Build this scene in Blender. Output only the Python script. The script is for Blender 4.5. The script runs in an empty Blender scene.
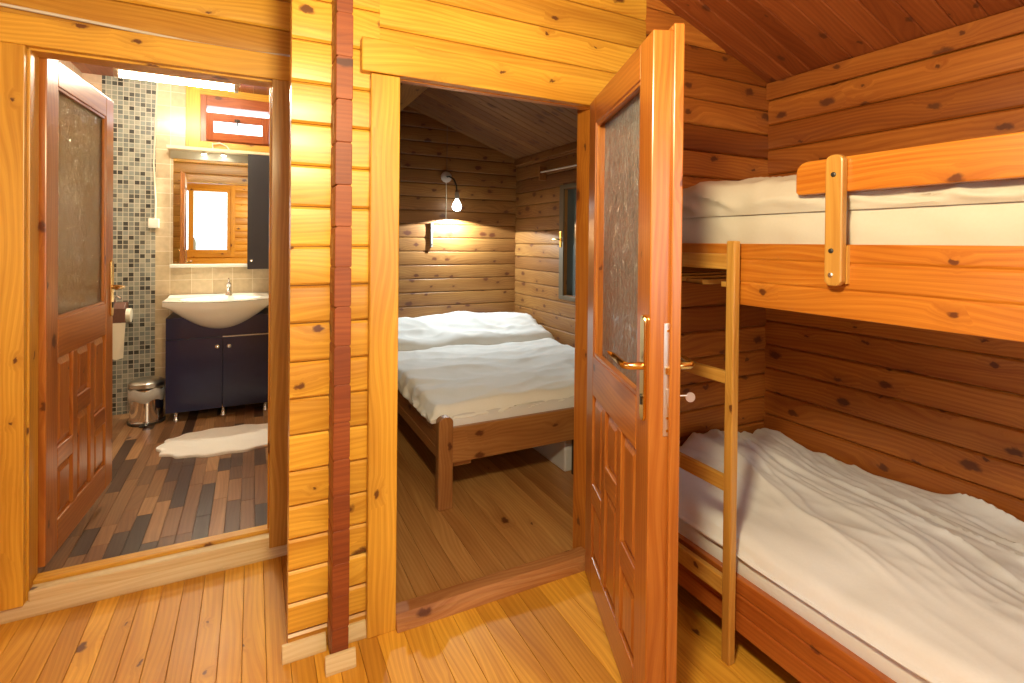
import bpy, bmesh, math, random
from mathutils import Vector, Matrix, noise
R = random.Random(7)
SC = bpy.context.scene
COL = SC.collection
PI = math.pi

# ------------------------------------------------------------------ mesh builder
class MB:
    def __init__(s): s.v=[]; s.f=[]; s.uv=[]; s.r=[]; s.M=Matrix.Identity(4)
    def add(s, verts, faces, uvs, rnd=None):
        b=len(s.v); rnd=R.random() if rnd is None else rnd
        s.v += [s.M@Vector(p) for p in verts]
        for f,u in zip(faces,uvs):
            s.f.append([b+i for i in f]); s.uv.append(u); s.r.append(rnd)
    def box(s, lo, hi, ax='z', rnd=None):
        x0,y0,z0=lo; x1,y1,z1=hi
        P=[(x,y,z) for z in (z0,z1) for y in (y0,y1) for x in (x0,x1)]
        F=[(0,2,3,1),(4,5,7,6),(0,1,5,4),(2,6,7,3),(0,4,6,2),(1,3,7,5)]
        N=[2,2,1,1,0,0]; a='xyz'.index(ax); U=[]
        for f,n in zip(F,N):
            if n==a:
                o=[i for i in range(3) if i!=n]; U.append([(P[i][o[0]]*.4,P[i][o[1]]) for i in f])
            else:
                o=[i for i in range(3) if i!=n and i!=a][0]
                U.append([(P[i][a],P[i][o]+n*.37) for i in f])
        s.add(P,F,U,rnd)
    def prism(s, prof, a0, a1, fn, rnd=None):
        n=len(prof); V=[fn(p,q,a0) for p,q in prof]+[fn(p,q,a1) for p,q in prof]
        F=[];U=[];d=0
        for i in range(n):
            j=(i+1)%n; e=math.dist(prof[i],prof[j])
            F.append((i,j,n+j,n+i)); U.append([(a0,d),(a0,d+e),(a1,d+e),(a1,d)]); d+=e
        F.append(tuple(range(n))[::-1]); U.append([(p*.4,q) for p,q in prof][::-1])
        F.append(tuple(range(n,2*n))); U.append([(p*.4,q) for p,q in prof])
        s.add(V,F,U,rnd)
    def tube(s, path, r, seg=12, caps=True, rnd=None):
        path=[Vector(p) for p in path]; n=len(path); rr=r if isinstance(r,(list,tuple)) else [r]*n
        V=[];up=None
        for i,p in enumerate(path):
            t=(path[min(i+1,n-1)]-path[max(i-1,0)]).normalized()
            if up is None: up=Vector((0,0,1)) if abs(t.z)<.9 else Vector((1,0,0))
            a=(up-t*up.dot(t)).normalized(); b=t.cross(a); up=a
            for k in range(seg):
                w=2*PI*k/seg; V.append(p+(a*math.cos(w)+b*math.sin(w))*rr[i])
        F=[];U=[]
        for i in range(n-1):
            for k in range(seg):
                l=(k+1)%seg; F.append((i*seg+k,i*seg+l,(i+1)*seg+l,(i+1)*seg+k)); U.append([(i*.1,k*.01)]*4)
        if caps:
            F.append(tuple(range(seg))[::-1]); U.append([(0,0)]*seg)
            F.append(tuple(range((n-1)*seg,n*seg))); U.append([(0,0)]*seg)
        s.add(V,F,U,rnd)
    def lathe(s, prof, c, seg=32, fn=None, rnd=None):
        # prof: (r,h) list around z at c ; fn maps local vector
        V=[];n=len(prof)
        for r,h in prof:
            for k in range(seg):
                w=2*PI*k/seg; p=Vector((r*math.cos(w),r*math.sin(w),h))
                V.append(Vector(c)+(fn(p) if fn else p))
        F=[];U=[]
        for i in range(n-1):
            for k in range(seg):
                l=(k+1)%seg; F.append((i*seg+k,i*seg+l,(i+1)*seg+l,(i+1)*seg+k)); U.append([(0,0)]*4)
        F.append(tuple(range(seg))[::-1]); U.append([(0,0)]*seg)
        F.append(tuple(range((n-1)*seg,n*seg))); U.append([(0,0)]*seg)
        s.add(V,F,U,rnd)
    def sphere(s, c, r, seg=16, sc=(1,1,1)):
        pr=[(max(1e-4,math.sin(PI*i/seg)),-math.cos(PI*i/seg)) for i in range(seg+1)]
        s.lathe([(a*r,b*r) for a,b in pr],c,seg*2,lambda p:Vector((p.x*sc[0],p.y*sc[1],p.z*sc[2])))
    def grid(s, nx, ny, fn, uvs=None, rnd=None):
        V=[fn(i/nx,j/ny) for j in range(ny+1) for i in range(nx+1)]
        F=[];U=[]
        for j in range(ny):
            for i in range(nx):
                q=(j*(nx+1)+i,j*(nx+1)+i+1,(j+1)*(nx+1)+i+1,(j+1)*(nx+1)+i)
                F.append(q); U.append([(V[k][0],V[k][1]) for k in q])
        s.add(V,F,U,rnd)
    def build(s, name, mat, parent=None, local=False, bevel=0, smooth=None, clip=None, seg=2):
        me=bpy.data.meshes.new(name)
        off=Vector((0,0,0))
        if parent is not None and not local: off=Vector(parent['_loc']) if '_loc' in parent else Vector((0,0,0))
        me.from_pydata([tuple(p-off) for p in s.v],[],s.f)
        ul=me.uv_layers.new(name='UVMap'); i=0
        for u in s.uv:
            for c in u: ul.data[i].uv=c; i+=1
        at=me.attributes.new('rnd','FLOAT','FACE'); at.data.foreach_set('value',s.r)
        bm=bmesh.new(); bm.from_mesh(me)
        if clip:
            for co,no in clip:
                bmesh.ops.bisect_plane(bm,geom=bm.verts[:]+bm.edges[:]+bm.faces[:],plane_co=Vector(co)-off,plane_no=no,clear_outer=True)
        bmesh.ops.recalc_face_normals(bm,faces=bm.faces); bm.to_mesh(me); bm.free()
        if smooth:
            me.polygons.foreach_set('use_smooth',[True]*len(me.polygons)); me.set_sharp_from_angle(angle=math.radians(smooth))
        me.materials.append(mat)
        o=bpy.data.objects.new(name,me); COL.objects.link(o)
        if parent is not None:
            o.parent=parent
        if bevel:
            m=o.modifiers.new('bevel','BEVEL'); m.width=bevel; m.segments=seg; m.limit_method='ANGLE'; m.angle_limit=math.radians(40)
        return o

def tag(o, label=None, cat=None, group=None, kind=None):
    if label: o['label']=label
    if cat: o['category']=cat
    if group: o['group']=group
    if kind: o['kind']=kind
    return o
def S(o,label,cat): return tag(o,label,cat,None,'structure')
LOCS={}
def thing(name, loc, label, cat, rz=0, group=None, kind=None):
    o=bpy.data.objects.new(name,None); COL.objects.link(o); o.location=loc; o.rotation_euler=(0,0,rz)
    o.empty_display_size=.1
    tag(o,label,cat,group,kind); LOCS[o.name]=Vector(loc); return o
def build(mb,name,mat,parent,**k):
    if parent is not None and not k.get('local') :
        q=parent; L=Vector((0,0,0))
        while q is not None:
            if q.type=='EMPTY': L=LOCS[q.name]
            q=q.parent
        mb.v=[p-L for p in mb.v]
        if k.get('clip'): k['clip']=[(Vector(c)-L,n) for c,n in k['clip']]
        k['local']=True
    return mb.build(name,mat,parent,**k)

# ------------------------------------------------------------------ materials
def nt(name):
    m=bpy.data.materials.new(name); m.use_nodes=True; t=m.node_tree; t.nodes.clear()
    return m,t
def N(t,ty,**k):
    n=t.nodes.new(ty)
    for a,b in k.items(): setattr(n,a,b)
    return n
def L(t,a,b): t.links.new(a,b)
def ramp(t,stops,inp):
    r=N(t,'ShaderNodeValToRGB'); e=r.color_ramp.elements
    e[0].position,e[0].color=stops[0][0],(*stops[0][1],1); e[1].position,e[1].color=stops[-1][0],(*stops[-1][1],1)
    for p,c in stops[1:-1]:
        x=e.new(p); x.color=(*c,1)
    L(t,inp,r.inputs[0]); return r.outputs[0]
def math_(t,op,a,b=None,c=None):
    n=N(t,'ShaderNodeMath',operation=op)
    for i,x in enumerate((a,b,c)):
        if x is None: continue
        if isinstance(x,(int,float)): n.inputs[i].default_value=x
        else: L(t,x,n.inputs[i])
    return n.outputs[0]
def mixc(t,fac,a,b,mode='MIX'):
    n=N(t,'ShaderNodeMix',data_type='RGBA',blend_type=mode)
    for i,x in ((0,fac),(6,a),(7,b)):
        if isinstance(x,(int,float)): n.inputs[i].default_value=x
        elif isinstance(x,tuple): n.inputs[i].default_value=(*x,1)
        else: L(t,x,n.inputs[i])
    return n.outputs[2]

def wood(name, light, dark, knot=(.10,.025,.008), knots=.5, rough=.38, vary=.25, coat=.15, grain=1.0, stops=None, bump=.15, ksize=1.0):
    """planks whose UVs run along the grain in metres; 'rnd' is a per-board random"""
    m,t=nt(name)
    uv=N(t,'ShaderNodeUVMap'); at=N(t,'ShaderNodeAttribute',attribute_name='rnd')
    sp=N(t,'ShaderNodeSeparateXYZ'); L(t,uv.outputs[0],sp.inputs[0])
    rn=at.outputs['Fac']
    u=math_(t,'MULTIPLY_ADD',rn,41.3,sp.outputs[0]); v=math_(t,'MULTIPLY_ADD',rn,17.7,sp.outputs[1])
    # knots
    wq=N(t,'ShaderNodeCombineXYZ'); L(t,u,wq.inputs[0]); L(t,v,wq.inputs[1])
    wz=N(t,'ShaderNodeTexNoise'); wz.inputs['Scale'].default_value=38; wz.inputs['Detail'].default_value=2; L(t,wq.outputs[0],wz.inputs['Vector'])
    wob=math_(t,'MULTIPLY_ADD',wz.outputs[0],.030,-.015)
    cu=N(t,'ShaderNodeCombineXYZ'); L(t,math_(t,'MULTIPLY',math_(t,'ADD',u,wob),4.2),cu.inputs[0]); L(t,math_(t,'MULTIPLY',math_(t,'ADD',v,wob),7.5),cu.inputs[1])
    vo=N(t,'ShaderNodeTexVoronoi',voronoi_dimensions='2D',feature='F1'); vo.inputs['Scale'].default_value=1; vo.inputs['Randomness'].default_value=.8
    L(t,cu.outputs[0],vo.inputs['Vector'])
    sc=N(t,'ShaderNodeSeparateColor'); L(t,vo.outputs['Color'],sc.inputs[0])
    on=math_(t,'LESS_THAN',sc.outputs[0],knots)
    size=math_(t,'MULTIPLY_ADD',math_(t,'POWER',sc.outputs[1],1.5),.115*ksize,.040*ksize)
    rel=math_(t,'DIVIDE',vo.outputs['Distance'],size)          # 1 at the knot rim
    core=math_(t,'MULTIPLY',on,ramp(t,[(0.55,(1,1,1)),(1.0,(0,0,0))],rel))
    halo=math_(t,'MULTIPLY',on,ramp(t,[(0.0,(1,1,1)),(.25,(.45,.45,.45)),(1.0,(0,0,0))],math_(t,'MULTIPLY',rel,.25)))
    # grain: v warped by slow noise along u and bent round the knots
    cw=N(t,'ShaderNodeCombineXYZ'); L(t,math_(t,'MULTIPLY',u,1.1),cw.inputs[0]); L(t,math_(t,'MULTIPLY',v,5.0),cw.inputs[1])
    n1=N(t,'ShaderNodeTexNoise'); n1.inputs['Scale'].default_value=1; n1.inputs['Detail'].default_value=1; L(t,cw.outputs[0],n1.inputs['Vector'])
    vv=math_(t,'ADD',math_(t,'MULTIPLY_ADD',n1.outputs[0],.16,v),math_(t,'MULTIPLY',halo,.035))
    ring=math_(t,'SINE',math_(t,'MULTIPLY',vv,330*grain))
    ring=math_(t,'MULTIPLY_ADD',ring,.5,.5)
    cf=N(t,'ShaderNodeCombineXYZ'); L(t,math_(t,'MULTIPLY',u,5),cf.inputs[0]); L(t,math_(t,'MULTIPLY',vv,260),cf.inputs[1])
    n2=N(t,'ShaderNodeTexNoise'); n2.inputs['Scale'].default_value=1; n2.inputs['Detail'].default_value=3; L(t,cf.outputs[0],n2.inputs['Vector'])
    cb=N(t,'ShaderNodeCombineXYZ'); L(t,math_(t,'MULTIPLY',u,1.6),cb.inputs[0]); L(t,math_(t,'MULTIPLY',vv,14),cb.inputs[1])
    n3=N(t,'ShaderNodeTexNoise'); n3.inputs['Scale'].default_value=1; n3.inputs['Detail'].default_value=2; L(t,cb.outputs[0],n3.inputs['Vector'])
    g=math_(t,'ADD',math_(t,'MULTIPLY',ring,.20),math_(t,'MULTIPLY_ADD',n2.outputs[0],.62,math_(t,'MULTIPLY',n3.outputs[0],.45)))
    gcol=ramp(t,[(.36,light),(.86,dark)],g)
    if stops:
        wn=N(t,'ShaderNodeTexWhiteNoise',noise_dimensions='1D'); L(t,rn,wn.inputs['W'])
        bc=ramp(t,stops,wn.outputs[0]); base=mixc(t,1.0,gcol,bc,'MULTIPLY')
    else:
        wn=N(t,'ShaderNodeTexWhiteNoise',noise_dimensions='1D'); L(t,rn,wn.inputs['W'])
        bc=ramp(t,[(0,(1-vary,1-vary*1.25,1-vary*1.4)),(.5,(1,1,1)),(1,(1+vary*.35,1+vary*.5,1+vary*.5))],wn.outputs[0]); base=mixc(t,1.0,gcol,bc,'MULTIPLY')
    cs=N(t,'ShaderNodeCombineXYZ'); L(t,math_(t,'MULTIPLY',u,.9),cs.inputs[0]); L(t,math_(t,'MULTIPLY',vv,9),cs.inputs[1])
    n5=N(t,'ShaderNodeTexNoise'); n5.inputs['Scale'].default_value=1; n5.inputs['Detail'].default_value=3; L(t,cs.outputs[0],n5.inputs['Vector'])
    base=mixc(t,1.0,base,ramp(t,[(.30,(.80,.72,.66)),(.5,(1,1,1)),(.72,(1.10,1.14,1.16))],n5.outputs[0]),'MULTIPLY')
    base=mixc(t,math_(t,'MULTIPLY',halo,.55),base,tuple(.5*a+.5*b for a,b in zip(dark,knot)))
    base=mixc(t,math_(t,'MULTIPLY',core,.9),base,knot)
    b=N(t,'ShaderNodeBsdfPrincipled'); L(t,base,b.inputs['Base Color']); b.inputs['Roughness'].default_value=rough
    b.inputs['Coat Weight'].default_value=coat; b.inputs['Coat Roughness'].default_value=.22
    bp=N(t,'ShaderNodeBump'); bp.inputs['Strength'].default_value=bump; bp.inputs['Distance'].default_value=.002; L(t,g,bp.inputs['Height']); L(t,bp.outputs[0],b.inputs['Normal'])
    o=N(t,'ShaderNodeOutputMaterial'); L(t,b.outputs[0],o.inputs[0]); return m

def plain(name,col,rough=.5,metal=0,coat=0,noise_amt=0,nscale=30,bump=0,emit=None,estr=0,spec=.5,sheen=0):
    m,t=nt(name); b=N(t,'ShaderNodeBsdfPrincipled'); b.inputs['Base Color'].default_value=(*col,1)
    b.inputs['Roughness'].default_value=rough; b.inputs['Metallic'].default_value=metal; b.inputs['Coat Weight'].default_value=coat
    b.inputs['Specular IOR Level'].default_value=spec; b.inputs['Sheen Weight'].default_value=sheen
    if emit: b.inputs['Emission Color'].default_value=(*emit,1); b.inputs['Emission Strength'].default_value=estr
    if noise_amt or bump:
        tc=N(t,'ShaderNodeTexCoord'); n=N(t,'ShaderNodeTexNoise'); n.inputs['Scale'].default_value=nscale; n.inputs['Detail'].default_value=4; L(t,tc.outputs['Object'],n.inputs['Vector'])
        if noise_amt:
            L(t,mixc(t,n.outputs[0],tuple(c*(1-noise_amt) for c in col),tuple(min(1,c*(1+noise_amt)) for c in col)),b.inputs['Base Color'])
        if bump:
            bp=N(t,'ShaderNodeBump'); bp.inputs['Strength'].default_value=bump; bp.inputs['Distance'].default_value=.003; L(t,n.outputs[0],bp.inputs['Height']); L(t,bp.outputs[0],b.inputs['Normal'])
    o=N(t,'ShaderNodeOutputMaterial'); L(t,b.outputs[0],o.inputs[0]); return m

def tiles(name,w,h,cols,grout,gw,rough=.25,offset=0,ax=(0,2)):
    """square tiles laid on the object's own x/z (or y/z) plane, a random colour for each tile"""
    m,t=nt(name); tc=N(t,'ShaderNodeTexCoord'); sp=N(t,'ShaderNodeSeparateXYZ'); L(t,tc.outputs['Object'],sp.inputs[0])
    a=math_(t,'DIVIDE',sp.outputs[ax[0]],w); b_=math_(t,'DIVIDE',sp.outputs[ax[1]],h)
    fa,fb=math_(t,'FLOOR',a),math_(t,'FLOOR',b_)
    c=N(t,'ShaderNodeCombineXYZ'); L(t,fa,c.inputs[0]); L(t,fb,c.inputs[1])
    wn=N(t,'ShaderNodeTexWhiteNoise',noise_dimensions='2D'); L(t,c.outputs[0],wn.inputs['Vector'])
    k=[(i/(len(cols)),x) for i,x in enumerate(cols)]
    r=N(t,'ShaderNodeValToRGB'); r.color_ramp.interpolation='CONSTANT'; e=r.color_ramp.elements
    e[0].position=0; e[0].color=(*cols[0],1); e[1].position=k[-1][0]; e[1].color=(*cols[-1],1)
    for p,cc in k[1:-1]: e.new(p).color=(*cc,1)
    L(t,wn.outputs[0],r.inputs[0])
    nn=N(t,'ShaderNodeTexNoise'); nn.inputs['Scale'].default_value=25; L(t,tc.outputs['Object'],nn.inputs['Vector'])
    colr=mixc(t,.25,r.outputs[0],mixc(t,1,r.outputs[0],ramp(t,[(.3,(.6,.6,.6)),(.7,(1.3,1.3,1.3))],nn.outputs[0]),'MULTIPLY'))
    da=math_(t,'ABSOLUTE',math_(t,'SUBTRACT',math_(t,'FRACT',a),.5)); db=math_(t,'ABSOLUTE',math_(t,'SUBTRACT',math_(t,'FRACT',b_),.5))
    g=math_(t,'MAXIMUM',math_(t,'GREATER_THAN',da,.5-gw/w/2),math_(t,'GREATER_THAN',db,.5-gw/h/2))
    b=N(t,'ShaderNodeBsdfPrincipled'); L(t,mixc(t,g,colr,grout),b.inputs['Base Color']); L(t,math_(t,'MULTIPLY_ADD',g,.5,rough),b.inputs['Roughness'])
    bp=N(t,'ShaderNodeBump'); bp.inputs['Strength'].default_value=.3; bp.inputs['Distance'].default_value=.002; L(t,math_(t,'SUBTRACT',1,g),bp.inputs['Height']); L(t,bp.outputs[0],b.inputs['Normal'])
    o=N(t,'ShaderNodeOutputMaterial'); L(t,b.outputs[0],o.inputs[0]); return m

def patterned_glass(name,tint,seethrough,scatter):
    """raindrop glass: short vertical flecks in relief, half clear, half scattering"""
    m,t=nt(name); tc=N(t,'ShaderNodeTexCoord'); mp=N(t,'ShaderNodeMapping'); mp.inputs['Scale'].default_value=(95,10,24); L(t,tc.outputs['Object'],mp.inputs[0])
    n=N(t,'ShaderNodeTexNoise'); n.inputs['Scale'].default_value=1; n.inputs['Detail'].default_value=2; n.inputs['Distortion'].default_value=1.0; L(t,mp.outputs[0],n.inputs['Vector'])
    h=ramp(t,[(.38,(0,0,0)),(.52,(.35,.35,.35)),(.66,(1,1,1))],n.outputs[0])
    def bump(d):
        bp=N(t,'ShaderNodeBump'); bp.inputs['Strength'].default_value=1; bp.inputs['Distance'].default_value=d; L(t,h,bp.inputs['Height']); return bp.outputs[0]
    b1,b2=bump(.003),bump(.010)
    rf=N(t,'ShaderNodeBsdfRefraction'); rf.inputs['Color'].default_value=(*tint,1); rf.inputs['Roughness'].default_value=.22; rf.inputs['IOR'].default_value=1.12; L(t,b1,rf.inputs['Normal'])
    tr=N(t,'ShaderNodeBsdfTransparent'); tr.inputs[0].default_value=(*tint,1)
    tl=N(t,'ShaderNodeBsdfTranslucent'); tl.inputs[0].default_value=(*tint,1); L(t,b1,tl.inputs['Normal'])
    df=N(t,'ShaderNodeBsdfDiffuse'); L(t,mixc(t,h,tuple(c*.55 for c in tint),tint),df.inputs[0]); L(t,b2,df.inputs['Normal'])
    gl=N(t,'ShaderNodeBsdfGlossy'); gl.inputs['Roughness'].default_value=.10; gl.inputs[0].default_value=(.95,.95,.95,1); L(t,b2,gl.inputs['Normal'])
    def mix(f,x,y):
        q=N(t,'ShaderNodeMixShader')
        if isinstance(f,float): q.inputs[0].default_value=f
        else: L(t,f,q.inputs[0])
        L(t,x,q.inputs[1]); L(t,y,q.inputs[2]); return q.outputs[0]
    body=mix(seethrough,mix(scatter,df.outputs[0],tl.outputs[0]),mix(.45,rf.outputs[0],tr.outputs[0]))
    fr=N(t,'ShaderNodeFresnel'); fr.inputs[0].default_value=1.5; L(t,b1,fr.inputs['Normal'])
    o=N(t,'ShaderNodeOutputMaterial'); L(t,mix(math_(t,'MULTIPLY_ADD',fr.outputs[0],.8,.10),body,gl.outputs[0]),o.inputs[0]); return m

def clear_glass(name,tint=(.95,.97,.96)):
    m,t=nt(name); tr=N(t,'ShaderNodeBsdfTransparent'); tr.inputs[0].default_value=(*tint,1)
    gl=N(t,'ShaderNodeBsdfGlossy'); gl.inputs['Roughness'].default_value=.02
    fr=N(t,'ShaderNodeFresnel'); fr.inputs[0].default_value=1.45
    m3=N(t,'ShaderNodeMixShader'); L(t,fr.outputs[0],m3.inputs[0]); L(t,tr.outputs[0],m3.inputs[1]); L(t,gl.outputs[0],m3.inputs[2])
    o=N(t,'ShaderNodeOutputMaterial'); L(t,m3.outputs[0],o.inputs[0]); return m

W_WALL=wood('pine log wall',(.82,.47,.060),(.60,.27,.022),vary=.26,knots=.30)
W_WALL_SHADE=wood('pine log wall reddish shaded',(.54,.195,.030),(.34,.090,.012),vary=.42,knots=.65,ksize=1.25)  # darker, redder wall pine; the right side's dimmer light is put into its colour
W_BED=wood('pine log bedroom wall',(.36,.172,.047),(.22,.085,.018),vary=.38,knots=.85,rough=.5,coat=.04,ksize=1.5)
W_CEIL=wood('ceiling boards',(.38,.105,.024),(.25,.056,.012),vary=.30,knots=.6,rough=.45)
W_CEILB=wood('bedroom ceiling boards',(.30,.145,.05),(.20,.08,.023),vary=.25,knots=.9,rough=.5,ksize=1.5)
W_TRIM=wood('casing pine',(.80,.45,.055),(.60,.28,.024),vary=.12,knots=.35)
W_JAMB=wood('oak toned casing',(.62,.36,.080),(.42,.20,.034),vary=.1,knots=.1)
W_DOOR=wood('door pine',(.54,.205,.036),(.37,.105,.016),vary=.16,knots=.25,rough=.3,coat=.3)
W_POST=wood('red stained log ends',(.33,.085,.018),(.21,.042,.009),knot=(.06,.012,.006),vary=.2,knots=.45,rough=.55,coat=.03)
W_FLOOR=wood('hall floorboards',(.82,.44,.050),(.60,.265,.022),vary=.24,knots=.12,rough=.5,coat=.06,bump=.06)
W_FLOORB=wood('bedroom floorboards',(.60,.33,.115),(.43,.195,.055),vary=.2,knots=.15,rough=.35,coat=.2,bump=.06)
W_PARQ=wood('bathroom parquet',(.85,.85,.85),(.55,.5,.48),knots=.05,rough=.34,coat=.15,bump=.05,
  stops=[(0,(.085,.045,.030)),(.25,(.12,.062,.038)),(.42,(.30,.145,.062)),(.7,(.40,.20,.085)),(1,(.62,.34,.15))])
W_BUNK=wood('bunk pine',(.60,.235,.028),(.42,.120,.010),vary=.12,knots=.35,rough=.28,coat=.35)
W_LADDER=wood('ladder pine',(.64,.36,.080),(.50,.24,.042),vary=.1,knots=.15,rough=.35)
W_FRAME=wood('double bed pine',(.46,.22,.07),(.31,.125,.034),vary=.12,knots=.5)
W_BASE=wood('pale baseboard pine',(.80,.66,.38),(.66,.50,.25),vary=.1,knots=.25,knot=(.08,.04,.02),rough=.5,coat=0)
W_SASH=wood('stained window sash',(.42,.115,.03),(.28,.06,.014),vary=.1,knots=.2)
CLOTH=plain('white cotton',(.76,.77,.81),rough=.85,spec=.2,noise_amt=.03,nscale=120,bump=.08,sheen=.1)
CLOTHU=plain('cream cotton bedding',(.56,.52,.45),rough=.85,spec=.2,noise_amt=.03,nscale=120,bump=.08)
CLOTHB=plain('white cotton bedding',(.86,.87,.86),rough=.85,spec=.2,noise_amt=.03,nscale=120,bump=.08,sheen=.1)
CLOTH2=plain('white fitted sheet',(.70,.70,.72),rough=.85,spec=.2,noise_amt=.03,nscale=160,bump=.06)
BRASS=plain('brass',(.80,.55,.20),rough=.18,metal=1)
STEEL=plain('steel plate',(.80,.77,.72),rough=.36,metal=1)
CHROME=plain('chrome',(.82,.82,.84),rough=.08,metal=1)
DARKM=plain('dark metal',(.06,.055,.05),rough=.4,metal=.6)
NAVY=plain('dark blue black lacquer',(.009,.012,.060),rough=.32,coat=.3,noise_amt=.15,nscale=40)
CABDOOR=plain('charcoal cabinet front',(.028,.026,.030),rough=.4)
CERAM=plain('white ceramic',(.86,.84,.78),rough=.12,coat=.4)
PLAST=plain('white plastic',(.80,.78,.70),rough=.4)
PAPER=plain('cream paper',(.80,.74,.60),rough=.9,bump=.1,nscale=60)
WICK=plain('dark brown leatherette',(.13,.050,.030),rough=.5,noise_amt=.3,nscale=80,bump=.3)
MATF=plain('pale bath mat pile',(.80,.76,.72),rough=1,noise_amt=.06,nscale=200,bump=.5,sheen=.3)
MIRROR=plain('mirror silvering',(.92,.92,.90),rough=.01,metal=1)
GREYB=plain('pale grey board',(.62,.62,.64),rough=.7,noise_amt=.1,nscale=8)
LINER=plain('clear liner plastic',(.55,.55,.55),rough=.25,noise_amt=.3,nscale=25)
MOSAIC=tiles('mosaic tiles',.0365,.0365,[(.28,.29,.25),(.20,.21,.19),(.36,.35,.29),(.10,.10,.09),(.30,.30,.26),(.055,.055,.05),(.25,.27,.25),(.16,.17,.16),(.33,.33,.28),(.22,.23,.21)],(.50,.47,.38),.005)
BEIGE=tiles('beige wall tiles',.150,.118,[(.56,.45,.29),(.60,.49,.33),(.53,.42,.27)],(.72,.64,.48),.004)
PINK=tiles('pinkish side wall tiles',.20,.118,[(.62,.46,.33),(.66,.49,.35),(.58,.43,.31)],(.62,.50,.40),.004,ax=(1,2))
GLASSD=patterned_glass('raindrop glass',(.62,.62,.60),.45,.35)
GLASSB=patterned_glass('raindrop glass pale',(.98,.92,.70),.72,.6)
GLASS=clear_glass('window glass')
GLASSK=plain('dim window glass',(.10,.12,.12),rough=.12,coat=.5)
EXT=plain('outer shell',(.25,.2,.15),rough=.9)
def glow(name,col,s): return plain(name,(.8,.8,.8),emit=col,estr=s)
TUBE=glow('lit tube',(1,.91,.68),105)
BULB=glow('lit bulb',(.95,1,.92),5)
HALO=glow('lit halogen',(1,.95,.75),30)
WIRE=plain('white cable',(.72,.66,.52),rough=.5)

# ------------------------------------------------------------------ log walls
def rows(z0,z1,step):
    r=[z0]
    while r[-1]+step*.5<z1: r.append(r[-1]+step)
    r.append(z1) if z1-r[-1]>step*.3 else None
    return r
def logs(mb, rws, a0, a1, d0, d1, along, openings=(), g=.009, dep=.009, rndkey=None):
    """courses of squared logs with V grooves on both faces; along 'x' (depth y) or 'y' (depth x)"""
    for i in range(len(rws)-1):
        z0,z1=rws[i],rws[i+1]
        cuts=sorted({z0,z1}|{z for o in openings for z in o[2:4] if z0<z<z1})
        rnd=R.random()
        for za,zb in zip(cuts,cuts[1:]):
            zm=(za+zb)/2; spans=[(a0,a1)]
            for o in openings:
                if o[2]<zm<o[3]:
                    ns=[]
                    for s,e in spans:
                        if o[1]<=s or o[0]>=e: ns.append((s,e)); continue
                        if s<o[0]: ns.append((s,o[0]))
                        if e>o[1]: ns.append((o[1],e))
                    spans=ns
            def ins(z):
                e=min(z-z0,z1-z); return .022 if e<.0016 else dep*(1-e/g) if e<g else (-.0025*math.sin(PI*(z-z0)/(z1-z0)))
            zs=sorted({za,zb}|{z for z in (z0+.0015,z0+.0017,z1-.0015,z1-.0017,z0+g,z0+g*.45,(z0+z1)/2,z0+(z1-z0)*.25,z0+(z1-z0)*.75,z1-g*.45,z1-g) if za<z<zb})
            prof=[(d0+ins(z),z) for z in zs]+[(d1-ins(z),z) for z in zs[::-1]]
            fn=(lambda p,q,a:(a,p,q)) if along=='x' else (lambda p,q,a:(p,a,q))
            for s,e in spans: mb.prism(prof,s,e,fn,rnd)

SLOPE=.36; XR=2.475; ZR=2.262; RIDGE=-.35
def roofz(x): return ZR+SLOPE*(XR-x) if x>RIDGE else ZR+SLOPE*(XR-RIDGE)-SLOPE*(RIDGE-x)
def roofclip():
    return [((XR,0,ZR+.01),Vector((SLOPE,0,1))),((RIDGE,0,roofz(RIDGE)+.01),Vector((-SLOPE,0,1)))]
YB=1.86      # hall face of the bedroom wall
YA=2.50      # hall face of the bathroom wall
COLR=[-.005,.074,.176,.286,.392,.504,.621,.743,.865,.989,1.119,1.247,1.379,1.513,1.652,1.793,1.931,2.073,2.215,2.355,2.495,2.635,2.775,2.915,3.055,3.2]
RIGHTR=[.0]+[.19+.1285*k for k in range(18)]
TOPR=[1.90,2.03,2.165,2.30,2.435,2.57,2.705,2.84,2.975]
# bedroom wall (three runs of the same wall)
m=MB()
logs(m,COLR,.113,.40,YB,YB+.08,'x')
logs(m,TOPR,.40,1.62,YB,YB+.08,'x',openings=[(.40,1.34,1.8,2.04),(1.34,1.62,1.8,2.0)])
logs(m,[z for z in RIGHTR if z<2.05],1.335,1.62,YB,YB+.08,'x',openings=[(1.2,1.7,1.99,3)])
S(build(m,'wall_back',W_WALL,None,smooth=25,clip=roofclip()),'yellow pine log wall round the bedroom doorway, running behind the bunk','wall')
m=MB(); logs(m,RIGHTR+[2.5,2.63],1.62,XR+.1,YB,YB+.08,'x')  # same wall continued; falloff towards this end is painted as darker wood
S(build(m,'wall_back_right',W_WALL_SHADE,None,smooth=25,clip=roofclip()),'reddish log end wall, its shade coloured in, behind the open door and the bunk ladder','wall')
# bathroom wall
m=MB()
RA=[-.005]+[.13+.129*k for k in range(15)]+[2.065,2.20,2.33,2.46,2.59,2.72,2.85,2.98,3.11,3.3]
logs(m,RA,-2.4,.238,YA,YA+.08,'x',openings=[(-.757,.097,-.1,2.112)])
S(build(m,'wall_left',W_WALL,None,smooth=25,clip=roofclip()),'pine log wall around and above the bathroom doorway','wall')
# partition between bathroom and bedroom
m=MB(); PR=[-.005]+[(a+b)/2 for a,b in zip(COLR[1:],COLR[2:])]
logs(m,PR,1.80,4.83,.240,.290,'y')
S(build(m,'wall_middle',W_BED,None,smooth=25,clip=roofclip()),'log partition between bathroom and bedroom, mostly hidden','wall')
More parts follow.
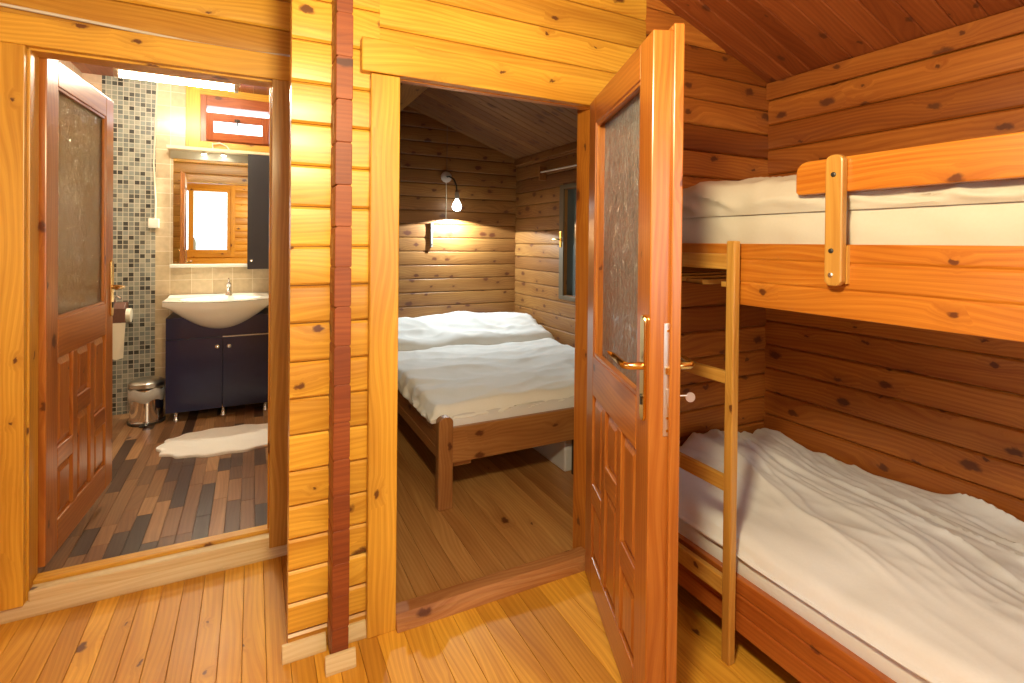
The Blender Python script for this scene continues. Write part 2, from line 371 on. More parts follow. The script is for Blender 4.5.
# its sawn, red stained log ends standing proud of the wall
m=MB()
zz=[.03]+PR[1:]
for i in range(len(zz)-1):
    z0,z1=zz[i],zz[i+1]; a=.004*R.random(); b=.004*R.random(); c=.006*R.random(); g=.007
    prof=[(.238+a,z0),(.292-b,z0+.0),(.292-b*.3,z0+g),(.292-b*.3,z1-g),(.292-b-.004,z1),(.238+a+.005,z1),(.238+a*.3,z1-g),(.238+a*.3,z0+g)]
    m.prism(prof,1.748+c*.5,1.862,lambda p,q,aa:(p,aa,q))
S(build(m,'trim_1',W_POST,None,bevel=.002,clip=roofclip()),'column of red-brown sawn log ends left of the bedroom door','log ends')
# right outer wall
m=MB(); RW=[0,.10,.23,.36,.49,.613,.74,.865,.993,1.125,1.255,1.385,1.515,1.645,1.775,1.907,2.04,2.175,2.30]
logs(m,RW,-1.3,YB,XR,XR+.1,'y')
S(build(m,'wall_right',W_WALL_SHADE,None,smooth=25,clip=roofclip()),'reddish pine log wall along the bunk bed, darkened for shade','wall')
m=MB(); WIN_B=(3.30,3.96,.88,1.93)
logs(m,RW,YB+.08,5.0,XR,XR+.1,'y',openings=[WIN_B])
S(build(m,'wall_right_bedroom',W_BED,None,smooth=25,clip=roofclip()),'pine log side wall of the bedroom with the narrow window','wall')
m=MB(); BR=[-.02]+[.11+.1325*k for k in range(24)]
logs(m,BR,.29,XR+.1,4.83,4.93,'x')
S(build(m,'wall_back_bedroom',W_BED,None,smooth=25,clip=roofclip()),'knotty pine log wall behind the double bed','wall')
# hall walls behind the camera
WIN_H=(-1.42,-.38,1.14,2.36); WIN_FILL1=(.35,2.05,.85,2.15)  # second opening is for an added window that brings in daylight
m=MB(); logs(m,[i*.13 for i in range(27)],-2.5,XR+.1,-1.40,-1.30,'x',openings=[WIN_H,WIN_FILL1])
S(build(m,'wall_front',W_WALL,None,smooth=25,clip=roofclip()),'pine log wall opposite, with the hall window seen in the mirror','wall')
m=MB(); WIN_FILL2=(-.3,1.5,.9,2.1); logs(m,[i*.13 for i in range(27)],-1.4,YA+.08,-2.5,-2.4,'y',openings=[WIN_FILL2])  # side opening is for an added, unseen window giving soft fill
S(build(m,'wall_hall',W_WALL,None,smooth=25,clip=roofclip()),'pine log side wall of the hall, left of the picture','wall')
# bathroom tiled walls
BW=5.0
m=MB(); wx0,wx1,wz0,wz1=-.395,.17,2.215,2.60
for lo,hi in (((-.70,BW,0),(wx0,BW+.1,2.70)),((wx1,BW,0),(.24,BW+.1,2.70)),((wx0,BW,0),(wx1,BW+.1,wz0)),((wx0,BW,wz1),(wx1,BW+.1,2.70))): m.box(lo,hi)
S(m.build('wall_bathroom',BEIGE),'beige tiled wall behind the washbasin','wall')
m=MB(); m.box((-1.047,BW-.004,0),(-.70,BW+.1,2.70))
S(m.build('wall_bathroom_mosaic',MOSAIC),'grey-green mosaic tile panel beside the beige tiles','wall')
m=MB(); m.box((-1.32,BW,0),(-1.047,BW+.1,2.70))
S(m.build('wall_bathroom_corner',tiles('pinkish corner tiles',.20,.118,[(.62,.46,.33),(.66,.49,.35),(.58,.43,.31)],(.62,.50,.40),.004)),'narrow pinkish tiled strip left of the mosaic','wall')
m=MB(); m.box((-1.32,YA+.08,0),(-1.17,BW,2.70))
S(m.build('wall_bathroom_side',PINK),'pinkish tiled side wall of the bathroom behind the door','wall')
m=MB(); m.box((.228,YA+.09,0),(.2395,BW,2.70))
S(m.build('wall_bathroom_right',BEIGE),'tiled right side wall of the bathroom, hidden by the doorway','wall')

# ------------------------------------------------------------------ floors and ceilings
def planks(mb,x0,x1,y0,y1,w,z0,z1,along='y',lens=None,gap=.0012):
    if along=='y':
        x=x0
        while x<x1-1e-6:
            xe=min(x+w,x1); y=y0-(R.random()*lens[1] if lens else 0)
            while y<y1:
                ye=min(y+(R.uniform(*lens) if lens else 99),y1)
                if ye>y0: mb.box((x+gap/2,max(y,y0)+gap/2,z0),(xe-gap/2,ye-gap/2,z1),'y')
                y=ye
            x=xe
m=MB(); planks(m,-2.4,.40,-1.3,YA+.02,.072,-.03,0); planks(m,.40,XR,-1.3,YB+.02,.092,-.03,0)
S(m.build('floor',W_FLOOR,bevel=.0012,seg=1),'honey coloured varnished floorboards of the hall','floor')
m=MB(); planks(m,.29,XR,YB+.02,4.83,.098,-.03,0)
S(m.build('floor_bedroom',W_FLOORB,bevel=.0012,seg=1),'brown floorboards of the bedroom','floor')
m=MB(); planks(m,-1.17,.24,YA+.03,BW,.066,-.03,.012,lens=(.18,.60))
S(m.build('floor_bathroom',W_PARQ,bevel=.0008,seg=1),'mixed dark and light strip parquet of the bathroom','floor')
m=MB(); m.box((-3,-1.5,-.2),(3,5.4,-.032))
S(m.build('floor_slab',EXT),'ground slab under the floorboards, not in view','floor')

def roofboards(mb,y0,y1,w,side=1,thick=.02,x0=None):
    ca=math.atan(SLOPE); y=y0
    while y<y1-1e-6:
        ye=min(y+w,y1); rnd=R.random(); g=.006
        xa,xb=(RIDGE,XR+.12) if side>0 else (-2.55,RIDGE)
        if x0 is not None: xa=x0
        prof=[(y,0),(y+.0005,.004),(y+g,0-.0),(ye-g,0),(ye-.0005,.004),(ye,.004),(ye,thick+.004),(y,thick+.004)]
        prof=[(y,.006),(y+g,0),(ye-g,0),(ye,.006),(ye,thick),(y,thick)]
        mb.prism(prof,xa/math.cos(ca),xb/math.cos(ca),lambda p,q,a:(a*math.cos(ca),p,roofz(a*math.cos(ca))+q),rnd)
        y=ye
m=MB(); roofboards(m,-1.42,YB+.04,.098); roofboards(m,-1.42,YA+.1,.098,side=-1)
m2=MB(); m2=m
S(m.build('ceiling',W_CEIL,smooth=20),'reddish sloping board ceiling over the hall and bunk','ceiling')
m=MB(); roofboards(m,YB+.04,5.1,.098); roofboards(m,YA+.1,5.2,.12,side=-1)
S(m.build('ceiling_bedroom',W_CEILB,smooth=20),'knotty sloping board ceiling of the bedroom','ceiling')
m=MB(); planks(m,-1.30,.24,YA+.08,BW+.1,.1,2.66,2.69)
S(m.build('ceiling_bathroom',W_CEIL),'flat red-brown board ceiling of the bathroom','ceiling')
# roof outside so no sky leaks in
m=MB(); ca=math.atan(SLOPE)
for s,(xa,xb) in ((1,(RIDGE,XR+.2)),(-1,(-2.7,RIDGE))):
    m.prism([(-1.6,.06),(5.4,.06),(5.4,.12),(-1.6,.12)],xa,xb,lambda p,q,a:(a,p,roofz(a)+q))
S(m.build('roof',EXT),'outer roof above the board ceiling, not in view','roof')
m=MB(); m.box((-1.45,BW+.1,-.1),(wx0,BW+.16,3.4)); m.box((wx1,BW+.1,-.1),(2.7,BW+.16,3.4)); m.box((wx0,BW+.1,-.1),(wx1,BW+.16,wz0)); m.box((wx0,BW+.1,wz1),(wx1,BW+.16,3.4)); m.box((-2.6,YA+.08,0),(-1.33,YA+.16,3.3))
S(m.build('wall_outer',EXT,clip=roofclip()),'outer wall skin behind the bathroom and bedroom, not in view','wall')

# ------------------------------------------------------------------ trims
m=MB()
m.box((.366,YB-.035,0.0),(.468,YB+.0,1.985),'z')
tag_o=S(m.build('trim_2',W_TRIM,bevel=.004),'yellow upright casing left of the bedroom doorway','door casing')
m=MB(); m.prism([(.332,2.0),(1.36,1.985),(1.36,2.105),(.332,2.105)],YB-.042,YB,lambda p,q,a:(p,a,q))
# grain along x
m=MB(); m.box((.332,YB-.042,1.988),(1.42,YB,2.105),'x')
S(m.build('trim_3',W_TRIM,bevel=.005),'wide knotty header board over the bedroom doorway','door casing')
m=MB(); m.box((1.315,YB-.04,0),(1.43,YB,1.988),'z'); 
S(m.build('trim_4',W_DOOR,bevel=.004),'right casing of the bedroom doorway behind the open door','door casing')
m=MB(); m.box((.448,YB,0),(.470,YB+.10,2.0),'z'); m.box((1.312,YB-.005,0),(1.335,YB+.10,2.0),'z'); m.box((.448,YB,1.985),(1.335,YB+.035,2.003),'x')
S(m.build('trim_5',W_BUNK,bevel=.003),'jamb lining inside the bedroom doorway','door frame')
m=MB(); m.prism([(YB-.055,0),(YB-.05,.03),(YB-.038,.036),(YB-.03,.052),(YB+.03,.052),(YB+.03,0)],.468,1.315,lambda p,q,a:(a,p,q))
S(m.build('trim_6',wood('worn threshold pine',(.50,.24,.085),(.33,.125,.035),vary=.1,knots=.5,rough=.6,coat=0),bevel=.003),'low worn wooden threshold of the bedroom doorway','threshold')
# bathroom doorway
m=MB(); m.box((-.90,YA-.03,0.05),(-.742,YA,2.098),'z'); S(m.build('trim_7',W_TRIM,bevel=.003),'wide upright casing board left of the bathroom doorway','door casing')
m=MB(); m.box((.072,YA-.03,.05),(.172,YA,2.098),'z'); S(m.build('trim_8',W_JAMB,bevel=.003),'oak toned upright casing right of the bathroom doorway','door casing')
m=MB(); m.box((-.95,YA-.034,2.098),(.236,YA,2.205),'x'); S(m.build('trim_9',W_TRIM,bevel=.004),'header board over the bathroom doorway','door casing')
m=MB(); m.box((-.755,YA,0.0),(-.735,YA+.09,2.10),'z'); m.box((.075,YA-.0,0),(.095,YA+.09,2.10),'z'); m.box((-.755,YA,2.09),(.095,YA+.09,2.11),'x'); m.box((.066,YA+.04,.04),(.075,YA+.085,2.09),'z')
S(m.build('trim_10',W_TRIM,bevel=.003),'jamb lining of the bathroom doorway','door frame')
m=MB(); m.box((-.735,YA+.035,0),(.075,YA+.085,.104),'x'); S(m.build('trim_14',W_TRIM,bevel=.004),'yellow stop strip along the back of the bathroom sill','threshold')
m=MB(); m.box((-.735,YA-.012,0),(.075,YA+.035,.090),'x'); S(m.build('trim_11',W_BASE,bevel=.005),'raised pine sill of the bathroom doorway','threshold')
def skirting(mb,prof,a0,a1,fn): mb.prism(prof,a0,a1,fn)
SK=[(0,0),(.026,0),(.026,.012),(.012,.052),(0,.052)]
m=MB(); m.prism(SK,-2.4,.238,lambda p,q,a:(a,YA-p-.0,q)); S(m.build('baseboard_left',W_BASE,bevel=.002),'pale unvarnished baseboard below the bathroom doorway','baseboard')
m=MB(); m.prism(SK,.094,.232,lambda p,q,a:(a,YB-p,q)); S(m.build('baseboard_back',W_BASE,bevel=.002),'short pale baseboard left of the red log ends','baseboard')
m=MB(); m.prism(SK,.216,.312,lambda p,q,a:(a,1.748-p,q)); S(m.build('baseboard_post',W_BASE,bevel=.002),'small pale baseboard piece at the foot of the red log ends','baseboard')
m=MB(); m.prism(SK,.296,.366,lambda p,q,a:(a,YB-p,q)); S(m.build('baseboard_corner',W_BASE,bevel=.002),'short pale baseboard beside the bedroom door casing','baseboard')
m=MB(); m.box((XR-.022,-1.3,2.172),(XR,YB,2.262),'y'); S(m.build('trim_12',W_WALL_SHADE,bevel=.004),'long board where the right wall meets the ceiling','trim')
m=MB(); m.box((1.0,YB+.08,2.585),(1.205,4.83,2.80),'y'); S(m.build('beam',W_BED,bevel=.006),'roof beam crossing the bedroom ceiling at upper left','beam')
m=MB(); m.box((XR-.02,YB+.08,2.20),(XR,4.83,2.262),'y'); S(m.build('trim_13',W_BED,bevel=.004),'board where bedroom side wall meets the ceiling','trim')

# ------------------------------------------------------------------ doors
def door_leaf(e, w, h, t, flange, vis, mat, gl, hz):
    """local: x from hinge to free edge, z up, y=0 the visible face and y=vis*t the far face"""
    sg=vis
    def bx(mb,x0,x1,z0,z1,y0=0,y1=None,ax='z'):
        y1=t if y1 is None else y1
        a,b=sorted((y0*sg,y1*sg)); mb.box((x0,a,z0),(x1,b,z1),ax)
    st=.108; top=.105; g0=.95*h/2.0; g1=h-top; p0=.13; p1=.79*h/2.0
    m=MB()
    bx(m,0,st,0,h); bx(m,w-st,w,0,h)
    bx(m,st,w-st,g1,h,ax='x'); bx(m,st,w-st,p1,g0,ax='x'); bx(m,st,w-st,0,p0,ax='x')
    cw=(w-2*st-2*.05)/3; xs=[st+i*(cw+.05) for i in range(3)]
    for x in xs[:2]: bx(m,x+cw,x+cw+.05,p0,p1)
    mid=[(.345,.425),(.50,.58),(.345,.425)]
    for x,(a,b) in zip(xs,mid): bx(m,x,x+cw,a,b,ax='x')
    if flange:
        f0,f1=t-flange,t
        m2=[(w,w+.014,0,h+.014),(-.0,w,h,h+.014)]
        for a,b,c,d in m2: bx(m,a,b,c,d,f0,f1,'z' if b-a<.1 else 'x')
    fr=m.build('door_frame',mat,e,local=True,bevel=.004)
    # glazing bead + pane
    m=MB()
    for q0,q1 in ((.004,.016),(t-.016,t-.004)):
        bx(m,st,st+.012,g0,g1,q0,q1); bx(m,w-st-.012,w-st,g0,g1,q0,q1); bx(m,st+.012,w-st-.012,g0,g0+.012,q0,q1,'x'); bx(m,st+.012,w-st-.012,g1-.012,g1,q0,q1,'x')
    m.build('glazing_bead',mat,e,local=True,bevel=.002)
    m=MB(); bx(m,st,w-st,g0,g1,t*.45,t*.55); m.build('glass_pane',gl,e,local=True)
    # raised panels, mitred
    for x,(a,b) in zip(xs,mid):
        for z0,z1 in ((p0,a),(b,p1)):
            m=MB(); d0=.016; d1=.003; k=.032
            for yf,yb in ((d0,d1),(t-d0,t-d1)):
                V=[(x,yf*sg,z0),(x+cw,yf*sg,z0),(x+cw,yf*sg,z1),(x,yf*sg,z1),(x+k,yb*sg,z0+k),(x+cw-k,yb*sg,z0+k),(x+cw-k,yb*sg,z1-k),(x+k,yb*sg,z1-k)]
                F=[(0,1,5,4),(1,2,6,5),(2,3,7,6),(3,0,4,7),(4,5,6,7)]
                U=[[(V[i][2],V[i][0]) for i in f] for f in F]
                m.add(V,F,U)
            bx(m,x,x+cw,z0,z1,d0,t-d0)
            m.build('panel',mat,e,local=True)
    # handle set on both faces
    hx=w-.036
    for y0,s2 in ((0,-sg),(t*sg,sg)):
        m=MB(); prof=[]
        n=10
        for i in range(n+1):
            q=PI*i/n; prof.append((hx-.019*math.cos(q),hz+.125+.019*math.sin(q)))
        for i in range(n+1):
            q=PI+PI*i/n; prof.append((hx-.019*math.cos(q),hz-.135+.019*math.sin(q)))
        a,b=y0,y0+s2*.009
        m.prism(prof,a,b,lambda p,q,aa:(p,aa,q)); 
        pl=m.build('handle_plate',BRASS,e,local=True,bevel=.003)
        m=MB(); y=lambda d:y0+s2*d
        m.tube([(hx,y(.008),hz),(hx,y(.045),hz),(hx-.012,y(.055),hz),(hx-.06,y(.056),hz+.002),(hx-.100,y(.054),hz+.001),(hx-.118,y(.060),hz+.006),(hx-.128,y(.072),hz+.014)],[.011,.010,.011,.011,.010,.008,.003],14)
        m.build('lever',BRASS,pl,local=True,smooth=50)
        m=MB(); m.lathe([(.007,0),(.007,.003)],(hx,y(.009),hz-.085),16,lambda p:Vector((p.x,p.z*s2,p.y)))
        m.box((hx-.003,min(y(.009),y(.0125)),hz-.108),(hx+.003,max(y(.009),y(.0125)),hz-.085)); m.build('keyhole',DARKM,pl,local=True)
    return fr
# bathroom door: hinged on the left jamb, swung into the bathroom
a=math.atan2(3.38-2.60,-.658+.715)
d1=thing('door_1',(-.715,2.598,.115),'pine door with raindrop glass standing open into the bathroom','door',a,kind='structure')
door_leaf(d1,.782,2.005,.044,.018,1,W_DOOR,GLASSB,1.03)
for z in (.35,1.75):
    m=MB(); m.tube([(-.006,.046,z-.05),(-.006,.046,z+.05)],.007,12); m.build('hinge',DARKM,d1,local=True)
# bedroom door: hinged right, swung out into the hall
P0=Vector((1.262,1.79)); P1=Vector((.970,1.084)); a=math.atan2(P1.y-P0.y,P1.x-P0.x)
d2=thing('door_2',(P0.x,P0.y,.012),'tall pine door with raindrop glass standing open into the hall, edge on','door',a,kind='structure')
DW=(P1-P0).length
door_leaf(d2,DW,1.972,.084,.030,1,W_DOOR,GLASSD,1.045)
m=MB(); m.box((DW,.040,.86),(DW+.002,.064,1.17),'z'); lp=m.build('lock_plate',STEEL,d2,local=True,bevel=.0008)
lp['label']='polished steel lock plate on the door edge'
m=MB(); m.box((DW+.002,.045,1.03),(DW+.010,.059,1.05)); m.build('latch_bolt',BRASS,lp,local=True,bevel=.002)
m=MB(); m.box((DW+.002,.048,.94),(DW+.006,.056,.99)); m.build('dead_bolt',STEEL,lp,local=True,bevel=.001)
for z in (.875,.91,1.15):
    m=MB(); m.lathe([(.004,0),(.004,.0012)],(DW+.002,.052,z),12,lambda p:Vector((p.z,p.x,p.y))); m.build('screw',BRASS,lp,local=True)
m=MB(); kx=DW-.036; ky=.084+.009
m.tube([(kx,ky,.96),(kx,ky+.03,.96)],.003,8); m.lathe([(.003,-.001),(.014,-.001),(.014,.001),(.003,.001)],(kx,ky+.04,.955),16,lambda p:Vector((p.z,p.x,p.y)))
m.build('key',STEEL,d2,local=True,smooth=40)
for z in (.28,1.0,1.72):
    m=MB(); m.tube([(-.008,.090,z-.045),(-.008,.090,z+.045)],.008,12); m.build('hinge',BRASS,d2,local=True)

# ------------------------------------------------------------------ windows
def window(name,label,along,lo,hi,zb,zt,d0,d1,mat,gl,mull=(),fw=.05,casing=None):
    """fixed window; lo..hi along the wall, d0 room side, d1 outside"""
    e=thing(name,((lo+hi)/2,d0,zb) if along=='x' else (d0,(lo+hi)/2,zb),label,'window',kind='structure')
    def bx(mb,a0,a1,z0,z1,p0,p1,ax):
        p0,p1=sorted((p0,p1))
        if along=='x': mb.box((a0,p0,z0),(a1,p1,z1),'z' if ax=='z' else 'x')
        else: mb.box((p0,a0,z0),(p1,a1,z1),'z' if ax=='z' else 'y')
    m=MB(); bx(m,lo,lo+fw,zb,zt,d0,d1,'z'); bx(m,hi-fw,hi,zb,zt,d0,d1,'z'); bx(m,lo+fw,hi-fw,zb,zb+fw,d0,d1,'a'); bx(m,lo+fw,hi-fw,zt-fw,zt,d0,d1,'a')
    for q in mull: bx(m,q-fw*.7,q+fw*.7,zb+fw,zt-fw,d0,d1,'z')
    build(m,'window_frame',mat,e,bevel=.003)
    es=[lo+fw]+[v for q in mull for v in (q-fw*.7,q+fw*.7)]+[hi-fw]
    for a0,a1 in zip(es[::2],es[1::2]):
        m=MB(); c=(d0+d1)/2; bx(m,a0,a1,zb+fw,zt-fw,c-.003,c+.003,'z'); build(m,'pane',gl,e)
    if casing:
        m=MB(); k=casing; s=-1 if d1>d0 else 1; p0,p1=d0,d0+s*.02
        bx(m,lo-k,lo,zb-k,zt+k,p0,p1,'z'); bx(m,hi,hi+k,zb-k,zt+k,p0,p1,'z'); bx(m,lo,hi,zt,zt+k,p0,p1,'a'); bx(m,lo,hi,zb-k,zb,p0,p1,'a'); build(m,'window_casing',mat,e,bevel=.003)
    return e
wh=window('window_1','hall window with two bright panes, seen in the bathroom mirror','x',WIN_H[0],WIN_H[1],WIN_H[2],WIN_H[3],-1.30,-1.40,W_TRIM,GLASS,mull=(-1.03,),fw=.06,casing=.08)
window('fill_window_1','added fill-light window in the hall wall, behind the camera','x',WIN_FILL1[0],WIN_FILL1[1],WIN_FILL1[2],WIN_FILL1[3],-1.30,-1.40,W_TRIM,GLASS,mull=(.92,1.48),fw=.06,casing=.08)  # unseen window added to let more daylight into the hall
window('fill_window_2','added fill-light window in the hall side wall, out of view to the left','y',WIN_FILL2[0],WIN_FILL2[1],WIN_FILL2[2],WIN_FILL2[3],-2.4,-2.5,W_TRIM,GLASS,mull=(.3,.9),fw=.06,casing=.08)  # added out of view for soft daylight from the left
# bedroom window on the side wall with its lever
wb=window('window_2','narrow dim bedroom window with grey-green glass above the bed','y',WIN_B[0],WIN_B[1],WIN_B[2],WIN_B[3],XR,XR+.1,W_BED,GLASSK,fw=.055)
m=MB(); m.box((XR-.012,3.315,.895),(XR,3.945,.93),'y'); m.box((XR-.012,3.315,1.88),(XR,3.945,1.915),'y'); m.box((XR-.012,3.315,.93),(XR,3.35,1.88),'z'); m.box((XR-.014,3.875,.93),(XR,3.945,1.88),'z')
sash=build(m,'sash',plain('grey brown sash',(.13,.10,.06),rough=.5),wb,bevel=.003)
m=MB(); m.box((XR-.022,3.90,1.36),(XR-.014,3.925,1.50)); m.tube([(XR-.022,3.912,1.43),(XR-.05,3.912,1.43),(XR-.055,3.93,1.43),(XR-.055,4.0,1.425)],.008,10); build(m,'window_handle',BRASS,sash,smooth=40)
# bathroom window with tilted hopper sash
e=thing('window_3',(-.12,BW,wz0),'small red-brown bathroom window with tilted sash above the mirror','window',kind='structure')
m=MB()
m.box((wx0-.10,BW-.02,wz0-.08),(wx0+.004,BW+.02,wz1+.06),'z'); m.box((wx0,BW-.02,wz0-.08),(.225,BW+.02,wz0),'x'); m.box((wx0,BW-.02,wz1),(.225,BW+.02,wz1+.06),'x'); m.box((wx1,BW-.02,wz0),(.225,BW+.02,wz1),'z')
build(m,'window_casing',W_TRIM,e,bevel=.003)
m=MB(); q=.045
m.box((wx0,BW-.012,wz0),(wx0+q,BW+.09,wz1),'z'); m.box((wx1-q,BW-.012,wz0),(wx1,BW+.09,wz1),'z'); m.box((wx0+q,BW-.012,wz0),(wx1-q,BW+.09,wz0+q*.5),'x'); m.box((wx0+q,BW-.012,wz1-.085),(wx1-q,BW+.09,wz1),'x')
build(m,'window_frame',W_SASH,e,bevel=.003)
m=MB(); hgt=.222; x0,x1=wx0+.047,wx1-.047; m.M=Matrix.Translation((0,BW-.02,wz0+.016))@Matrix.Rotation(math.radians(14),4,'X'); fwd=.052
m.box((x0,-.02,0),(x0+fwd,.02,hgt),'z'); m.box((x1-fwd,-.02,0),(x1,.02,hgt),'z'); m.box((x0+fwd,-.02,0),(x1-fwd,.02,fwd+.012),'x'); m.box((x0+fwd,-.02,hgt-fwd-.015),(x1-fwd,.02,hgt),'x')
M=m.M; sh=build(m,'sash',W_SASH,e,bevel=.003)
m=MB(); m.M=M; m.box((x0+fwd,-.003,fwd),(x1-fwd,.003,hgt-fwd)); build(m,'pane',GLASS,sh)
m=MB(); m.M=M; m.box((-.14,-.034,hgt-.055),(-.10,-.02,hgt-.035)); m.tube([(-.12,-.034,hgt-.045),(-.12,-.05,hgt-.045),(-.12,-.055,hgt-.09)],.006,8); build(m,'window_handle',DARKM,sh)

# ------------------------------------------------------------------ soft goods
def fbm(x,y,s=0.): return noise.noise(Vector((x,y,s)))+.5*noise.noise(Vector((2.1*x,2.1*y,s+3)))+.25*noise.noise(Vector((4.3*x,4.3*y,s+7)))
def ridge(x,y,s=0.): return 1-abs(noise.noise(Vector((x,y,s))))*2
def crease(x,y,s_=0.,p=2.2):
    v=1-abs(noise.noise(Vector((x,y,s_))))*2.6
    return max(0.,v)**p
def soft_slab(name,mat,parent,x0,x1,y0,y1,z0,top,r,nx,ny,bulge=.02,side=None,pleat=0):
    """closed cushion: top(x,y) height, rounded rim of radius r, wavy sides"""
    m=MB(); side=side or (lambda x,y:0.0)
    def fn(u,v):
        # squeeze so that the outer 12% of the parameter square becomes the side wall
        def ed(s):
            k=.08
            if s<k: return 0.0,(k-s)/k
            if s>1-k: return 1.0,(s-1+k)/k
            return (s-k)/(1-2*k),0.0
        a,da=ed(u); b,db=ed(v); d=max(da,db)
        x=x0+(x1-x0)*a; y=y0+(y1-y0)*b
        ex=min(a*(x1-x0),(1-a)*(x1-x0)); ey=min(b*(y1-y0),(1-b)*(y1-y0)); em=min(ex,ey)
        h=top(x,y)
        if em<r: h-= (r-math.sqrt(max(0,r*r-(r-em)**2)))*.9
        if d>0:
            z=h+(z0-h)*d
            ox=(a-.5)*2 if da>0 else 0; oy=(b-.5)*2 if db>0 else 0
            w=bulge*math.sin(PI*min(1,d*.95))+side(x,y)*d
            if pleat:
                t_=y if da>0 else x
                w+=pleat*math.sin(PI*min(1,d*1.1+.08))*(crease(t_*7+d*.9+.4*noise.noise(Vector((t_*3,d,2))),d*.7,71,1.4)-.45)
            x+=(1 if ox>.5 else -1 if ox<-.5 else 0)*w; y+=(1 if oy>.5 else -1 if oy<-.5 else 0)*w
            return (x,y,z)
        return (x,y,h)
    m.grid(nx,ny,fn)
    # underside
    pts=[fn(i/nx,0) for i in range(nx+1)]+[fn(1,j/ny) for j in range(1,ny+1)]+[fn(1-i/nx,1) for i in range(1,nx+1)]+[fn(0,1-j/ny) for j in range(1,ny)]
    m.add(pts,[tuple(range(len(pts)))],[[(0,0)]*len(pts)])
    o=build(m,name,mat,parent,smooth=60)
    return o

# ------------------------------------------------------------------ bunk bed
BX=1.462; BY0,BY1=-.20,1.845
bunk=thing('bunk_bed',(2.0,.82,0),'varnished orange pine bunk bed along the right log wall','bunk bed')
def rail_prof(z0,z1,g1,g2,x,t):
    q=.005
    return [(x+t,z0),(x,z0),(x,g1-q),(x+q,g1),(x,g1+q),(x,g2-q),(x+q,g2),(x,g2+q),(x,z1),(x+t,z1)]
m=MB(); m.prism(rail_prof(1.198,1.403,1.275,1.350,BX,.03),BY0,1.20,lambda p,q,a:(p,a,q)); m.box((BX+.001,1.20,1.355),(BX+.03,BY1,1.403),'y'); build(m,'upper_side_rail',W_BUNK,bunk,bevel=.003)
m=MB(); m.prism(rail_prof(.098,.278,.165,.225,BX,.03),BY0,BY1,lambda p,q,a:(p,a,q)); build(m,'lower_side_rail',wood('bunk pine darker',(.46,.14,.026),(.31,.075,.012),vary=.1,knots=.35,rough=.3,coat=.3),bunk,bevel=.003)
for z0,z1 in ((1.25,1.385),(.11,.25)):
    m=MB(); m.box((BX+.03,BY1-.028,z0),(XR-.01,BY1,z1),'x'); m.box((BX+.03,BY0,z0),(XR-.01,BY0+.028,z1),'x'); m.box((XR-.038,BY0+.028,z0),(XR-.01,BY1-.028,z1),'y'); build(m,'frame_rail',W_BUNK,bunk,bevel=.003)
    for k in range(12):
        y=BY0+.10+k*.165; m=MB(); m.box((BX+.03,y,z0+.0),(XR-.038,y+.08,z0+.018),'x'); build(m,'slat',W_LADDER,bunk)
for x in (BX+.035,):
    for y in (BY0+.03,BY1-.075):
        m=MB(); m.box((x,y,0),(x+.045,y+.045,1.24 if x<2 else 1.6),'z'); build(m,'corner_post',W_BUNK,bunk,bevel=.004)
# guard rail: rounded end, on two slim uprights
m=MB(); n=8; rr=.035; g0,g1,ge=1.548,1.645,.995
prof=[(BY0,g0),(ge-.008,g0),(ge,g0+.008)]+[(ge-rr+rr*math.cos(PI/2*i/n),g1-rr+rr*math.sin(PI/2*i/n)) for i in range(n+1)]+[(BY0,g1)]
m.prism(prof,BX-.012,BX+.014,lambda p,q,a:(a,p,q))
# grain along y
gb=MB(); gb.v=m.v; gb.f=m.f; gb.r=m.r; gb.uv=[[(m.v[i].y,m.v[i].z) for i in f] for f in m.f]
build(gb,'guard_board',W_BUNK,bunk,bevel=.004)
for yc in (.868,-.10):
    m=MB(); c=.012; prof=[(yc-.024,1.30),(yc-.024+c,1.288),(yc+.024-c,1.288),(yc+.024,1.30),(yc+.024,1.632)]+[(yc+.024-.018+.018*math.cos(PI/2*i/5),1.632+.018*math.sin(PI/2*i/5)) for i in range(1,6)]+[(yc-.024+.018-.018*math.sin(PI/2*i/5),1.632+.018*math.cos(PI/2*i/5)) for i in range(6)]
    m.prism(prof,BX-.036,BX-.012,lambda p,q,a:(a,p,q)); m.uv=[[(m.v[i].z,m.v[i].y) for i in f] for f in m.f]
    p=build(m,'guard_upright',W_LADDER,bunk,bevel=.004)
    # spacer against the rail, bolts
    m=MB(); m.box((BX-.012,yc-.026,1.295),(BX,yc+.026,1.40),'z'); build(m,'spacer',W_LADDER,p)
    for z in (1.595,1.385,1.318):
        m=MB(); m.lathe([(.007,0),(.0065,.003),(.004,.004)],(BX-.036,yc+(.004 if z<1.55 else 0),z),14,lambda q:Vector((-q.z,q.x,q.y))); build(m,'bolt',DARKM if z>1.34 else STEEL,p)
# ladder
lad=thing('bunk_ladder',(1.44,1.36,0),'pine ladder with four rungs fixed against the bunk front','ladder')
for yy in (1.183,1.545):
    m=MB(); m.box((1.416,yy,0),(1.447,yy+.033,1.412),'z'); build(m,'stringer',W_LADDER,lad,bevel=.005)
for z0,z1 in ((1.315,1.368),(.930,.972),(.568,.618),(.215,.275)):
    m=MB(); m.box((1.420,1.216,z0),(1.445,1.545,z1),'y'); build(m,'rung',W_LADDER,lad,bevel=.005)
